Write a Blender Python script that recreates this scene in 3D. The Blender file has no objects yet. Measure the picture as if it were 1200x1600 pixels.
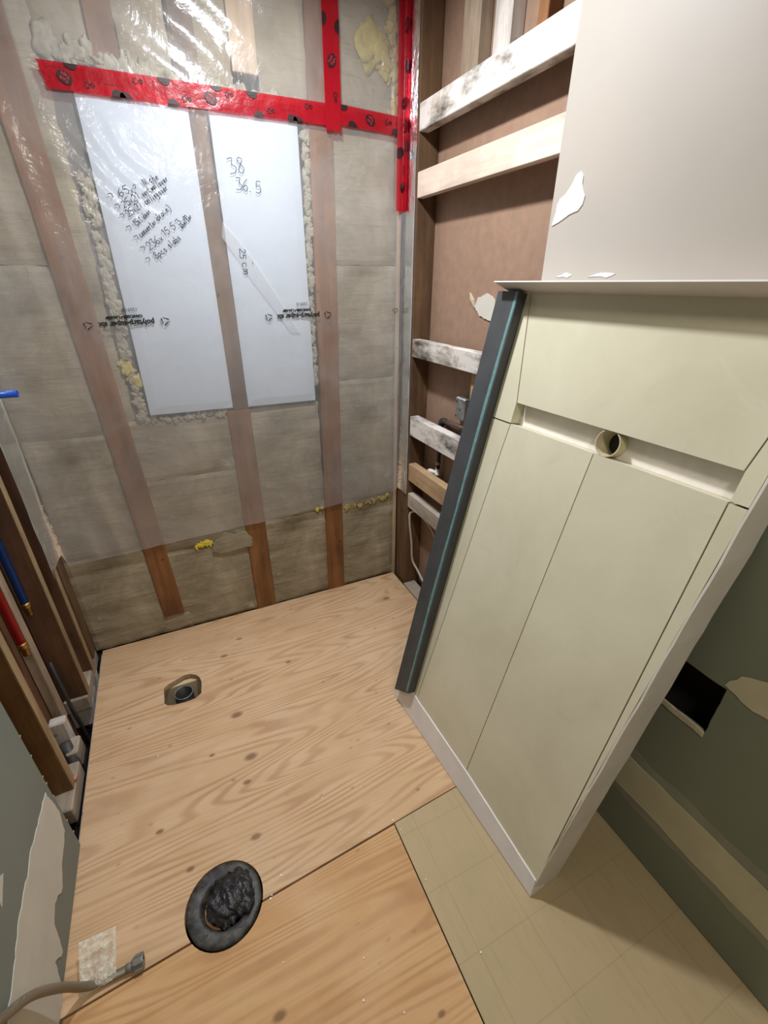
import bpy, bmesh, math, random
from mathutils import Vector, Matrix, noise

SC = bpy.context.scene
COL = SC.collection
random.seed(7)

# ------------------------------------------------------------------ camera, light, exposure
cam_d = bpy.data.cameras.new('camera')
cam = bpy.data.objects.new('camera', cam_d)
COL.objects.link(cam)
cam_d.lens = 15.64
cam_d.sensor_width = 36.0
cam_d.clip_start = 0.02
Rc = ((0.9044369, -0.19154325, 0.38118903), (-0.42659205, -0.41365392, 0.80430694), (0.00362078, -0.89005709, -0.4558347))
Mw = Matrix.Identity(4)
for i in range(3):
    Mw[i][0] = Rc[i][0]; Mw[i][1] = -Rc[i][1]; Mw[i][2] = -Rc[i][2]
Mw[2][3] = 1.55
cam.matrix_world = Mw
SC.camera = cam

wd = bpy.data.worlds.new('world'); SC.world = wd; wd.use_nodes = True
wd.node_tree.nodes['Background'].inputs[0].default_value = (0.9, 0.93, 1.0, 1)
wd.node_tree.nodes['Background'].inputs[1].default_value = 0.05

def lamp(name, kind, loc, power, size, col):
    d = bpy.data.lights.new(name, kind); d.energy = power; d.color = col
    if kind == 'AREA': d.shape = 'DISK'; d.size = size
    else: d.shadow_soft_size = size
    o = bpy.data.objects.new(name, d); o.location = loc; COL.objects.link(o)
lamp('shower_downlight', 'AREA', (0.37, 1.30, 2.455), 20.5, 0.12, (0.95, 0.97, 1.0))
lamp('room_downlight', 'AREA', (0.20, -0.50, 2.455), 10.0, 0.30, (1.0, 0.92, 0.80))

SC.view_settings.view_transform = 'Standard'
SC.view_settings.look = 'None'
SC.view_settings.gamma = 1.0
SC.view_settings.use_curve_mapping = False
SC.view_settings.exposure = 0.55

# ------------------------------------------------------------------ material helpers
def lin(r, g, b):
    f = lambda c: c / 12.92 if c <= 0.04045 else ((c + 0.055) / 1.055) ** 2.4
    return (f(r / 255), f(g / 255), f(b / 255), 1)

class NT:
    def __init__(s, name):
        s.m = bpy.data.materials.new(name); s.m.use_nodes = True
        s.t = s.m.node_tree; s.t.nodes.clear()
        s.out = s.t.nodes.new('ShaderNodeOutputMaterial')
        s._obj = None
    def n(s, kind, **kw):
        nd = s.t.nodes.new('ShaderNode' + kind)
        for k, v in kw.items(): setattr(nd, k, v)
        return nd
    def l(s, a, b): s.t.links.new(a, b)
    def inp(s, sock, v):
        if hasattr(v, 'is_linked') or hasattr(v, 'links'): s.l(v, sock)
        else: sock.default_value = v
    def coord(s, scale=(1, 1, 1), rand=False, rot=(0, 0, 0)):
        tc = s.n('TexCoord'); mp = s.n('Mapping')
        mp.inputs['Scale'].default_value = scale; mp.inputs['Rotation'].default_value = rot
        s.l(tc.outputs['Object'], mp.inputs['Vector'])
        if rand:
            oi = s.n('ObjectInfo'); mu = s.n('VectorMath', operation='SCALE')
            cx = s.n('CombineXYZ')
            s.l(oi.outputs['Random'], cx.inputs[0]); s.l(oi.outputs['Random'], cx.inputs[1]); s.l(oi.outputs['Random'], cx.inputs[2])
            s.l(cx.outputs[0], mu.inputs[0]); mu.inputs['Scale'].default_value = 37.0
            s.l(mu.outputs[0], mp.inputs['Location'])
        return mp.outputs[0]
    def noise(s, vec, scale=5, detail=4, rough=0.55, dist=0.0):
        nd = s.n('TexNoise'); s.l(vec, nd.inputs['Vector'])
        nd.inputs['Scale'].default_value = scale; nd.inputs['Detail'].default_value = detail
        nd.inputs['Roughness'].default_value = rough; nd.inputs['Distortion'].default_value = dist
        return nd.outputs[0]
    def ramp(s, fac, a, b, ca=(0, 0, 0, 1), cb=(1, 1, 1, 1), mode='LINEAR'):
        r = s.n('ValToRGB'); s.l(fac, r.inputs[0]); r.color_ramp.interpolation = mode
        r.color_ramp.elements[0].position = a; r.color_ramp.elements[1].position = b
        r.color_ramp.elements[0].color = ca; r.color_ramp.elements[1].color = cb
        return r.outputs[0]
    def mix(s, fac, a, b, mode='MIX'):
        m = s.n('Mix', data_type='RGBA', blend_type=mode)
        s.inp(m.inputs[0], fac); s.inp(m.inputs[6], a); s.inp(m.inputs[7], b)
        return m.outputs[2]
    def math(s, op, a, b=0.0, c=0.0):
        m = s.n('Math', operation=op); s.inp(m.inputs[0], a); s.inp(m.inputs[1], b)
        if op in ('MULTIPLY_ADD', 'SMOOTH_MIN'): s.inp(m.inputs[2], c)
        return m.outputs[0]
    def bump(s, h, strength=0.3, dist=0.005):
        b = s.n('Bump'); s.l(h, b.inputs['Height'])
        b.inputs['Strength'].default_value = strength; b.inputs['Distance'].default_value = dist
        return b.outputs[0]
    def bsdf(s, color, rough=0.6, normal=None, metal=0.0, spec=0.4):
        p = s.n('BsdfPrincipled'); s.inp(p.inputs['Base Color'], color); s.inp(p.inputs['Roughness'], rough)
        p.inputs['Metallic'].default_value = metal; p.inputs['Specular IOR Level'].default_value = spec
        if normal is not None: s.l(normal, p.inputs['Normal'])
        s.l(p.outputs[0], s.out.inputs[0]); s.p = p
        return p

def plain(name, c, rough=0.5, var=0.12, scale=8.0, metal=0.0, spec=0.4, bump=0.1):
    t = NT(name); v = t.coord()
    nz = t.noise(v, scale, 5)
    dark = tuple(x * (1 - var) for x in c[:3]) + (1,); lite = tuple(min(1, x * (1 + var)) for x in c[:3]) + (1,)
    t.bsdf(t.mix(t.ramp(nz, 0.3, 0.7), dark, lite), rough, t.bump(nz, bump, 0.002) if bump else None, metal, spec)
    return t.m

def wood(name, ca, cb, axis='z', dirt=None, dirt_amt=0.5, white=None, rough=0.7):
    t = NT(name)
    sc = {'x': (1.2, 22, 22), 'y': (22, 1.2, 22), 'z': (22, 22, 1.2)}[axis]
    v = t.coord(sc, rand=True)
    g = t.noise(v, 1.6, 5, 0.6, 0.6)
    c = t.mix(t.ramp(g, 0.3, 0.72), ca, cb)
    v2 = t.coord((1, 1, 1), rand=True)
    big = t.noise(v2, 5, 4)
    c = t.mix(t.math('MULTIPLY', t.ramp(big, 0.42, 0.7), 0.45), c, tuple(x * 0.55 for x in ca[:3]) + (1,))
    kn = t.n('TexVoronoi'); t.l(v2, kn.inputs['Vector']); kn.inputs['Scale'].default_value = 9
    c = t.mix(t.ramp(kn.outputs['Distance'], 0.03, 0.09, (0.75, 0.75, 0.75, 1), (0, 0, 0, 1)), c, tuple(x * 0.25 for x in ca[:3]) + (1,))
    if white is not None:
        w = t.noise(v2, 7, 6, 0.65)
        c = t.mix(t.ramp(w, 0.36, 0.5), c, white)
    if dirt is not None:
        d = t.noise(t.coord({'x': (2, 8, 8), 'y': (8, 3, 8), 'z': (8, 8, 2)}[axis], rand=True), 1.3, 6, 0.68)
        c = t.mix(t.math('MULTIPLY', t.ramp(d, 0.47, 0.66), dirt_amt), c, dirt)
    t.bsdf(c, rough, t.bump(g, 0.35, 0.002))
    return t.m

M = {}
M['stud_orange'] = wood('stud_orange', lin(114, 74, 40), lin(146, 100, 58), 'z', lin(70, 45, 25), 0.5)
M['stud_dark'] = wood('stud_dark', lin(104, 74, 40), lin(130, 96, 56), 'z', lin(50, 33, 20), 0.5)
M['stud_brown'] = wood('stud_brown', lin(86, 62, 42), lin(116, 88, 60), 'z', lin(50, 33, 20), 0.5)
M['stud_red'] = wood('stud_red', lin(78, 52, 34), lin(104, 72, 48), 'z', lin(40, 27, 18), 0.6)
M['wood_pale'] = wood('wood_pale', lin(176, 150, 120), lin(206, 182, 152), 'z', lin(120, 95, 70), 0.3)
M['stud_lit_edge'] = wood('stud_lit_edge', lin(140, 116, 84), lin(172, 148, 112), 'z', lin(90, 70, 50), 0.6)  # paler wood colour for stud faces lit by the lamp
M['block_mould'] = wood('block_mould', lin(160, 146, 126), lin(190, 178, 160), 'y', lin(40, 36, 30), 0.95, lin(214, 208, 200))
M['block_clean'] = wood('block_clean', lin(200, 182, 164), lin(226, 208, 192), 'y', lin(150, 122, 100), 0.3)
M['block_tan'] = wood('block_tan', lin(170, 140, 104), lin(198, 168, 130), 'y', lin(120, 90, 60), 0.3)
M['block_grey'] = wood('block_grey', lin(172, 160, 144), lin(200, 190, 176), 'y', lin(110, 95, 80), 0.5)
M['stud_grey'] = wood('stud_grey', lin(148, 130, 110), lin(170, 152, 132), 'z', lin(90, 75, 60), 0.5)
M['stud_white'] = wood('stud_white', lin(190, 182, 174), lin(214, 206, 200), 'z', lin(120, 110, 98), 0.5)
M['plate_grey'] = wood('plate_grey', lin(150, 136, 120), lin(178, 164, 148), 'y', lin(90, 76, 62), 0.5)
M['brown_board'] = plain('brown_board', lin(146, 118, 98), 0.75, 0.10, 30)
M['dark_board'] = plain('dark_board', lin(96, 64, 42), 0.8, 0.25, 9)
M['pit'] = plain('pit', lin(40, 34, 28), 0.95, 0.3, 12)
M['black_pvc'] = plain('black_pvc', lin(40, 40, 40), 0.45, 0.25, 20)
M['dark_pipe'] = plain('dark_pipe', lin(66, 64, 62), 0.5, 0.2, 20)
M['joint_dark'] = plain('joint_dark', lin(34, 30, 26), 0.9, 0.2, 20)
M['brass'] = plain('brass', lin(176, 140, 84), 0.35, 0.2, 60, 1.0)
M['copper'] = plain('copper', lin(196, 140, 120), 0.5, 0.2, 60, 0.5)
M['iron'] = plain('iron', lin(96, 76, 66), 0.55, 0.3, 40, 0.3)
M['galv'] = plain('galv', lin(150, 150, 148), 0.45, 0.4, 60, 0.6)
M['white_plastic'] = plain('white_plastic', lin(228, 224, 216), 0.4, 0.04, 20)
M['cable_white'] = plain('cable_white', lin(196, 188, 172), 0.5, 0.1, 30)
M['pex_blue'] = plain('pex_blue', lin(18, 74, 168), 0.32, 0.12, 30)
M['pex_red'] = plain('pex_red', lin(176, 20, 34), 0.35, 0.12, 30)
M['white_rim'] = plain('white_rim', lin(226, 222, 220), 0.55, 0.05, 14, bump=0.15)
M['side_white'] = plain('side_white', lin(206, 200, 190), 0.6, 0.06, 10, bump=0.2)
M['cream_pvc'] = plain('cream_pvc', lin(200, 190, 158), 0.45, 0.08, 20)
M['channel_white'] = plain('channel_white', lin(234, 228, 220), 0.55, 0.06, 24, bump=0.15)
M['membrane'] = plain('membrane', lin(66, 68, 70), 0.55, 0.16, 12, bump=0.2)
M['green_tape'] = plain('green_tape', lin(98, 134, 134), 0.55, 0.2, 70)
M['compound'] = plain('compound', lin(196, 192, 180), 0.8, 0.07, 9, bump=0.35)
M['compound_old'] = plain('compound_old', lin(188, 182, 152), 0.8, 0.08, 9, bump=0.15)
M['compound_thin'] = plain('compound_thin', lin(140, 140, 122), 0.8, 0.12, 9, bump=0.15)
M['compound_white'] = plain('compound_white', lin(240, 240, 240), 0.6, 0.03, 20, bump=0.3)
M['paper_edge'] = plain('paper_edge', lin(190, 180, 152), 0.8, 0.15, 60)
M['cream_wood'] = plain('cream_wood', lin(206, 186, 150), 0.7, 0.12, 12)
M['ceiling'] = plain('ceiling', lin(214, 210, 204), 0.8, 0.03, 5)
M['room_wall'] = plain('room_wall', lin(180, 176, 168), 0.8, 0.03, 5)
M['ink'] = plain('ink', lin(26, 26, 30), 0.6, 0.1, 50, bump=0)
M['pencil'] = plain('pencil', lin(62, 70, 92), 0.6, 0.1, 50, bump=0)
M['tape_ink'] = plain('tape_ink', lin(34, 8, 12), 0.5, 0.1, 50, bump=0)
M['tape_red_text'] = plain('tape_red_text', lin(200, 40, 50), 0.5, 0.1, 50, bump=0)
M['crumb'] = plain('crumb', lin(240, 238, 230), 0.6, 0.05, 50)
M['nut_grey'] = plain('nut_grey', lin(112, 112, 106), 0.4, 0.2, 40)

def m_plywood(name, base_a, base_b, line, seed, knots):
    t = NT(name)
    v = t.coord((0.55, 5.0, 1), rot=(0, 0, math.radians(4)))
    off = t.n('VectorMath', operation='ADD'); t.l(v, off.inputs[0]); off.inputs[1].default_value = (seed, seed * 2.3, 0)
    big = t.noise(off.outputs[0], 0.8, 2.0, 0.45, 0.2)
    w = t.math('SINE', t.math('MULTIPLY', big, 215.0))
    band = t.ramp(t.math('MULTIPLY_ADD', w, 0.5, 0.5), 0.35, 1.0)
    fine = t.noise(t.coord((3, 160, 1)), 1.0, 3)
    med = t.noise(t.coord((1.2, 4, 1)), 3.2, 5)
    c = t.mix(t.ramp(med, 0.3, 0.7), base_a, base_b)
    amp = t.ramp(t.noise(t.coord((2, 3, 1)), 2.1, 3), 0.32, 0.62, (0.25, 0.25, 0.25, 1), (1, 1, 1, 1))
    c = t.mix(t.math('MULTIPLY', t.math('MULTIPLY', band, amp), 0.55), c, line)
    c = t.mix(t.math('MULTIPLY', t.ramp(fine, 0.5, 0.75), 0.25), c, line)
    # resin flecks
    fl = t.n('TexVoronoi'); t.l(t.coord((14, 26, 1)), fl.inputs['Vector']); fl.inputs['Scale'].default_value = 1.0
    sel = t.ramp(t.noise(t.coord((1, 1, 1)), 6, 2), 0.5, 0.6)
    c = t.mix(t.math('MULTIPLY', t.ramp(fl.outputs['Distance'], 0.05, 0.16, (1, 1, 1, 1), (0, 0, 0, 1)), t.math('MULTIPLY', sel, 0.6)), c, lin(118, 76, 44))
    # knots
    tc = t.n('TexCoord')
    for (kx, ky, r) in knots:
        sb = t.n('VectorMath', operation='SUBTRACT'); t.l(tc.outputs['Object'], sb.inputs[0]); sb.inputs[1].default_value = (kx, ky, 0)
        ml = t.n('VectorMath', operation='MULTIPLY'); t.l(sb.outputs[0], ml.inputs[0]); ml.inputs[1].default_value = (0.75, 1.25, 0)
        ln = t.n('VectorMath', operation='LENGTH'); t.l(ml.outputs[0], ln.inputs[0])
        f = t.ramp(t.math('DIVIDE', ln.outputs['Value'], r), 0.45, 1.0, (0.8, 0.8, 0.8, 1), (0, 0, 0, 1))
        c = t.mix(f, c, lin(112, 80, 54))
    # pale scuffs
    sc = t.noise(t.coord((1, 1, 1)), 2.2, 5, 0.6)
    c = t.mix(t.math('MULTIPLY', t.ramp(sc, 0.5, 0.72), 0.22), c, lin(222, 200, 176))
    h = t.math('ADD', t.math('MULTIPLY', w, 0.3), fine)
    t.bsdf(c, 0.62, t.bump(h, 0.18, 0.002), spec=0.3)
    return t.m
KN = [(-.013, 1.713, .016), (-.01, 1.359, .022), (.009, 1.154, .022), (-.021, 1.064, .014), (-.026, .876, .016), (.07, 1.80, .013), (.25, 1.55, .012), (.86, 1.78, .02), (-.12, 1.22, .01), (-.30, 1.02, .012), (-.22, .87, .012)]
M['plywood_pale'] = m_plywood('plywood_pale', lin(194, 160, 122), lin(206, 174, 138), lin(154, 112, 76), 3.1, KN)
M['plywood_gold'] = m_plywood('plywood_gold', lin(190, 146, 98), lin(202, 164, 118), lin(156, 112, 70), 8.7, [(-.051, .461, .016), (.3, .3, .01)])

def m_hardboard():
    t = NT('olive_underlay')
    a = t.noise(t.coord((26, 5, 1)), 2.4, 5, 0.65)
    b = t.noise(t.coord(), 3.0, 3)
    c = t.mix(t.ramp(b, 0.3, 0.7), lin(166, 150, 112), lin(178, 156, 122))
    c = t.mix(t.math('MULTIPLY', t.ramp(a, 0.5, 0.75), 0.35), c, lin(150, 134, 90))
    # faint printed fastening grid
    tc = t.n('TexCoord'); sx = t.n('SeparateXYZ'); t.l(tc.outputs['Object'], sx.inputs[0])
    for o in (0, 1):
        q = t.math('ABSOLUTE', t.math('SUBTRACT', t.math('FRACT', t.math('MULTIPLY', sx.outputs[o], 6.1)), 0.5))
        c = t.mix(t.math('MULTIPLY', t.ramp(q, 0.006, 0.014, (1, 1, 1, 1), (0, 0, 0, 1)), 0.22), c, lin(126, 110, 74))
    t.bsdf(c, 0.6, t.bump(a, 0.15, 0.002))
    return t.m
M['hardboard'] = m_hardboard()

def m_insulation():
    t = NT('grey_insulation')
    g = t.noise(t.coord((5, 5, 40)), 1.5, 7, 0.7, 0.6)
    b = t.noise(t.coord(), 3.1, 7, 0.62, 0.5)
    d = t.noise(t.coord((1, 1, 1.4)), 8.5, 7, 0.7, 0.8)
    c = t.mix(t.ramp(b, 0.33, 0.66), lin(120, 109, 86), lin(176, 165, 142))
    c = t.mix(t.math('MULTIPLY', t.ramp(g, 0.55, 0.72), 0.5), c, lin(100, 90, 70))
    c = t.mix(t.math('MULTIPLY', t.ramp(d, 0.58, 0.72), 0.55), c, lin(196, 188, 170))
    c = t.mix(t.math('MULTIPLY', t.ramp(d, 0.26, 0.38, (1, 1, 1, 1), (0, 0, 0, 1)), 0.5), c, lin(86, 78, 62))
    t.bsdf(c, 0.85, t.bump(t.math('ADD', g, t.math('MULTIPLY', d, 0.7)), 0.6, 0.006), spec=0.2)
    return t.m
M['insulation'] = m_insulation()
M['foam_board'] = plain('foam_board', lin(188, 196, 206), 0.7, 0.04, 6, bump=0.05)
M['grey_gap'] = plain('grey_gap', lin(104, 100, 94), 0.85, 0.18, 18, bump=0.4)
M['foam_cream'] = plain('foam_cream', lin(152, 145, 126), 0.75, 0.3, 40, bump=0.5)
M['foam_yellow'] = plain('foam_yellow', lin(184, 168, 104), 0.7, 0.18, 30, bump=0.4)
M['foam_bright'] = plain('foam_bright', lin(222, 200, 70), 0.7, 0.18, 40, bump=0.4)

def m_tile():
    t = NT('porcelain_tile')
    v = t.coord(rand=True)
    a = t.noise(v, 2.2, 6, 0.6, 0.5); b = t.noise(v, 9, 6, 0.7, 1.2)
    c = t.mix(t.ramp(a, 0.3, 0.7), lin(200, 195, 170), lin(216, 212, 188))
    c = t.mix(t.math('MULTIPLY', t.ramp(b, 0.55, 0.75), 0.18), c, lin(228, 224, 208))
    c = t.mix(t.math('MULTIPLY', t.ramp(b, 0.25, 0.4, (1, 1, 1, 1), (0, 0, 0, 1)), 0.15), c, lin(160, 156, 136))
    t.bsdf(c, 0.42, t.bump(b, 0.05, 0.001), spec=0.35)
    return t.m
M['tile'] = m_tile()

def m_drywall(name, a, b, rough=0.55):
    t = NT(name)
    n1 = t.noise(t.coord(), 1.6, 4); n2 = t.noise(t.coord((1, 1, 1)), 60, 2)
    t.bsdf(t.mix(t.ramp(n1, 0.3, 0.7), a, b), rough, t.bump(n2, 0.06, 0.001), spec=0.35)
    return t.m
M['primed'] = m_drywall('primed_drywall', lin(164, 158, 150), lin(176, 168, 158), 0.5)
M['green_board'] = m_drywall('green_board', lin(116, 122, 104), lin(130, 134, 116), 0.6)
M['green_board_grey'] = m_drywall('green_board_grey', lin(106, 114, 108), lin(120, 127, 120), 0.6)

def m_film(name='poly_film', h0=0.15, h1=0.33):
    t = NT(name)
    nz = t.noise(t.coord((1, 1, 1)), 4.0, 5, 0.6, 0.8)
    n2 = t.noise(t.coord((9, 9, 4)), 3.0, 4, 0.6, 1.0)
    haze = t.ramp(nz, 0.3, 0.75, (h0, h0, h0, 1), (h1, h1, h1, 1))
    nrm = t.bump(t.math('ADD', nz, t.math('MULTIPLY', n2, 0.25)), 0.35, 0.02)
    tr = t.n('BsdfTransparent'); tr.inputs[0].default_value = (0.97, 0.97, 0.97, 1)
    df = t.n('BsdfDiffuse'); df.inputs[0].default_value = (0.80, 0.81, 0.83, 1)
    tl = t.n('BsdfTranslucent'); tl.inputs[0].default_value = (0.80, 0.81, 0.83, 1)
    m1 = t.n('MixShader'); m1.inputs[0].default_value = 0.4; t.l(df.outputs[0], m1.inputs[1]); t.l(tl.outputs[0], m1.inputs[2])
    m2 = t.n('MixShader'); t.l(haze, m2.inputs[0]); t.l(tr.outputs[0], m2.inputs[1]); t.l(m1.outputs[0], m2.inputs[2])
    gl = t.n('BsdfGlossy'); gl.inputs['Roughness'].default_value = 0.16; t.l(nrm, gl.inputs['Normal']); gl.inputs[0].default_value = (0.92, 0.95, 1, 1)
    fr = t.n('Fresnel'); fr.inputs[0].default_value = 1.5; t.l(nrm, fr.inputs['Normal'])
    m3 = t.n('MixShader'); t.l(t.math('MULTIPLY', fr.outputs[0], 1.4), m3.inputs[0]); t.l(m2.outputs[0], m3.inputs[1]); t.l(gl.outputs[0], m3.inputs[2])
    t.l(m3.outputs[0], t.out.inputs[0])
    return t.m
M['film'] = m_film()
M['film_hem'] = m_film('film_hem', 0.42, 0.78)
M['film_fold'] = m_film('film_fold', 0.28, 0.42)

def m_tape():
    t = NT('red_tape')
    nz = t.noise(t.coord((14, 14, 14)), 2.0, 4)
    tr = t.n('BsdfTransparent'); tr.inputs[0].default_value = (0.85, 0.10, 0.14, 1)
    p = t.n('BsdfPrincipled'); p.inputs['Base Color'].default_value = lin(172, 14, 34); p.inputs['Roughness'].default_value = 0.28
    t.l(t.bump(nz, 0.25, 0.01), p.inputs['Normal'])
    m = t.n('MixShader'); m.inputs[0].default_value = 0.58; t.l(tr.outputs[0], m.inputs[1]); t.l(p.outputs[0], m.inputs[2])
    t.l(m.outputs[0], t.out.inputs[0])
    return t.m
M['tape'] = m_tape()

def m_tag():
    t = NT('clear_label')
    nz = t.noise(t.coord((40, 40, 40)), 1.3, 4)
    tr = t.n('BsdfTransparent'); p = t.n('BsdfPrincipled'); p.inputs['Base Color'].default_value = lin(224, 220, 204); p.inputs['Roughness'].default_value = 0.15
    t.l(t.bump(nz, 0.8, 0.02), p.inputs['Normal'])
    m = t.n('MixShader'); t.l(t.ramp(nz, 0.35, 0.65, (0.25, 0.25, 0.25, 1), (0.85, 0.85, 0.85, 1)), m.inputs[0]); t.l(tr.outputs[0], m.inputs[1]); t.l(p.outputs[0], m.inputs[2])
    t.l(m.outputs[0], t.out.inputs[0])
    return t.m
M['tag'] = m_tag()

def m_bag():
    t = NT('black_bag')
    nz = t.noise(t.coord((30, 30, 30)), 1.4, 4, 0.6, 0.8)
    t.bsdf(lin(30, 30, 33), 0.36, t.bump(nz, 0.6, 0.01), spec=0.5)
    return t.m
M['bag'] = m_bag()

def m_flange():
    t = NT('dirty_flange')
    nz = t.noise(t.coord((1, 1, 1)), 34, 5, 0.65)
    c = t.mix(t.ramp(nz, 0.42, 0.7), lin(34, 34, 34), lin(88, 85, 78))
    t.bsdf(c, 0.5, t.bump(nz, 0.4, 0.004))
    return t.m
M['flange'] = m_flange()

def m_braid():
    t = NT('braided_hose')
    w = t.n('TexWave'); w.wave_type = 'BANDS'; w.bands_direction = 'DIAGONAL'; t.l(t.coord((260, 260, 260)), w.inputs['Vector']); w.inputs['Scale'].default_value = 1.0
    t.bsdf(t.mix(w.outputs[0], lin(112, 106, 90), lin(150, 142, 124)), 0.4, t.bump(w.outputs[0], 0.4, 0.002), 0.4)
    return t.m
M['braid'] = m_braid()

# ------------------------------------------------------------------ object helpers
def tag(o, label=None, cat=None, group=None, kind=None):
    if label: o['label'] = label
    if cat: o['category'] = cat
    if group: o['group'] = group
    if kind: o['kind'] = kind
    return o

def empty(name, loc, **kw):
    o = bpy.data.objects.new(name, None); o.location = loc; o.empty_display_size = 0.05
    COL.objects.link(o)
    return tag(o, **kw)

def link(name, me, mat, parent=None, org=None, smooth=False):
    """mesh data are in world coordinates; org (or the mesh centre) becomes the origin"""
    if mat is not None: me.materials.append(mat)
    vs = me.vertices
    if org is None:
        if len(vs):
            lo = [min(v.co[i] for v in vs) for i in range(3)]; hi = [max(v.co[i] for v in vs) for i in range(3)]
            org = Vector(((lo[0] + hi[0]) / 2, (lo[1] + hi[1]) / 2, lo[2]))
        else: org = Vector((0, 0, 0))
    org = Vector(org)
    me.transform(Matrix.Translation(-org))
    o = bpy.data.objects.new(name, me); COL.objects.link(o)
    if smooth:
        for p in me.polygons: p.use_smooth = True
    base = Vector((0, 0, 0)); q = parent
    while q is not None: base += q.location; q = q.parent
    o.location = org - base
    if parent is not None: o.parent = parent
    return o

def bm_mesh(bm, name):
    bmesh.ops.recalc_face_normals(bm, faces=bm.faces)
    me = bpy.data.meshes.new(name); bm.to_mesh(me); bm.free()
    return me

def bm_box(bm, lo, hi, bev=0.0, M4=None):
    b2 = bmesh.new(); bmesh.ops.create_cube(b2, size=1)
    for v in b2.verts: v.co = Vector([lo[i] + (v.co[i] + .5) * (hi[i] - lo[i]) for i in range(3)])
    if bev: bmesh.ops.bevel(b2, geom=list(b2.edges), offset=bev, segments=1, affect='EDGES')
    if M4 is not None: b2.transform(M4)
    tmp = bpy.data.meshes.new('t'); b2.to_mesh(tmp); b2.free(); bm.from_mesh(tmp); bpy.data.meshes.remove(tmp)

def box(name, lo, hi, mat, parent=None, bev=0.002, warp=0.0, shear=None):
    bm = bmesh.new(); bm_box(bm, lo, hi, bev)
    if shear:                       # (axis, along, amount at bottom, amount at top)
        ax, al, a0, a1 = shear
        for v in bm.verts:
            f = (v.co[al] - lo[al]) / (hi[al] - lo[al]); v.co[ax] += a0 + (a1 - a0) * f
    return link(name, bm_mesh(bm, name), mat, parent)

def poly_prism(bm, pts, fn, d0, d1, holes=()):
    """2-D outline (with holes) raised from depth d0 to d1 through fn(a, b, d)"""
    b2 = bmesh.new(); loops = []
    for lp in [pts] + list(holes):
        vs = [b2.verts.new((p[0], p[1], 0)) for p in lp]
        es = [b2.edges.new((vs[i], vs[(i + 1) % len(vs)])) for i in range(len(vs))]
        loops.append(len(vs))
    bmesh.ops.triangle_fill(b2, use_beauty=True, edges=list(b2.edges))
    b2.verts.ensure_lookup_table()
    P = [v.co.copy() for v in b2.verts]; F = [[v.index for v in f.verts] for f in b2.faces]
    b2.free()
    n = len(P)
    V = [bm.verts.new(fn(p.x, p.y, d0)) for p in P] + [bm.verts.new(fn(p.x, p.y, d1)) for p in P]
    for f in F:
        bm.faces.new([V[i] for i in f]); bm.faces.new([V[i + n] for i in reversed(f)])
    k = 0
    for c in loops:
        for i in range(c):
            a, b = k + i, k + (i + 1) % c
            bm.faces.new([V[a], V[b], V[b + n], V[a + n]])
        k += c

def prism(name, pts, fn, d0, d1, mat, parent=None, holes=(), org=None):
    bm = bmesh.new(); poly_prism(bm, pts, fn, d0, d1, holes)
    return link(name, bm_mesh(bm, name), mat, parent, org)

XY = lambda a, b, d: Vector((a, b, d))
XZ = lambda a, b, d: Vector((a, d, b))      # d = y
YZ = lambda a, b, d: Vector((d, a, b))      # d = x

def circ(cx, cy, rx, ry=None, n=32, a0=0.0, jit=0.0):
    ry = ry or rx
    return [(cx + rx * math.cos(a0 + 2 * math.pi * i / n) * (1 + random.uniform(-jit, jit)), cy + ry * math.sin(a0 + 2 * math.pi * i / n) * (1 + random.uniform(-jit, jit))) for i in range(n)]

def spline(pts, k=8):
    P = [Vector(p) for p in pts]; out = []
    for i in range(len(P) - 1):
        p0, p1, p2, p3 = P[max(i - 1, 0)], P[i], P[i + 1], P[min(i + 2, len(P) - 1)]
        for j in range(k):
            t = j / k
            out.append(0.5 * ((2 * p1) + (p2 - p0) * t + (2 * p0 - 5 * p1 + 4 * p2 - p3) * t * t + (3 * p1 - p0 - 3 * p2 + p3) * t ** 3))
    out.append(P[-1])
    return out

def bm_tube(bm, path, r, seg=12, hollow=0.0):
    """tube along path; hollow > 0 leaves an open bore of that radius"""
    path = [Vector(p) for p in path]
    rs = r if isinstance(r, (list, tuple)) else [r] * len(path)
    up = None; rings = []; inner = []
    for i, p in enumerate(path):
        d = (path[min(i + 1, len(path) - 1)] - path[max(i - 1, 0)]).normalized()
        if up is None:
            up = Vector((0, 0, 1)) if abs(d.z) < 0.9 else Vector((1, 0, 0))
        s = d.cross(up).normalized(); up = s.cross(d).normalized()
        rings.append([bm.verts.new(p + (s * math.cos(a) + up * math.sin(a)) * rs[i]) for a in [2 * math.pi * k / seg for k in range(seg)]])
        if hollow: inner.append([bm.verts.new(p + (s * math.cos(a) + up * math.sin(a)) * hollow) for a in [2 * math.pi * k / seg for k in range(seg)]])
    for R in ([rings, inner] if hollow else [rings]):
        for i in range(len(R) - 1):
            for k in range(seg):
                bm.faces.new([R[i][k], R[i][(k + 1) % seg], R[i + 1][(k + 1) % seg], R[i + 1][k]])
    for e in (0, -1):
        if hollow:
            for k in range(seg): bm.faces.new([rings[e][k], rings[e][(k + 1) % seg], inner[e][(k + 1) % seg], inner[e][k]])
        else: bm.faces.new(rings[e] if e else list(reversed(rings[e])))

def tube(name, path, r, mat, parent=None, seg=12, hollow=0.0, smooth=True):
    bm = bmesh.new(); bm_tube(bm, path, r, seg, hollow)
    return link(name, bm_mesh(bm, name), mat, parent, smooth=smooth)

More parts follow.
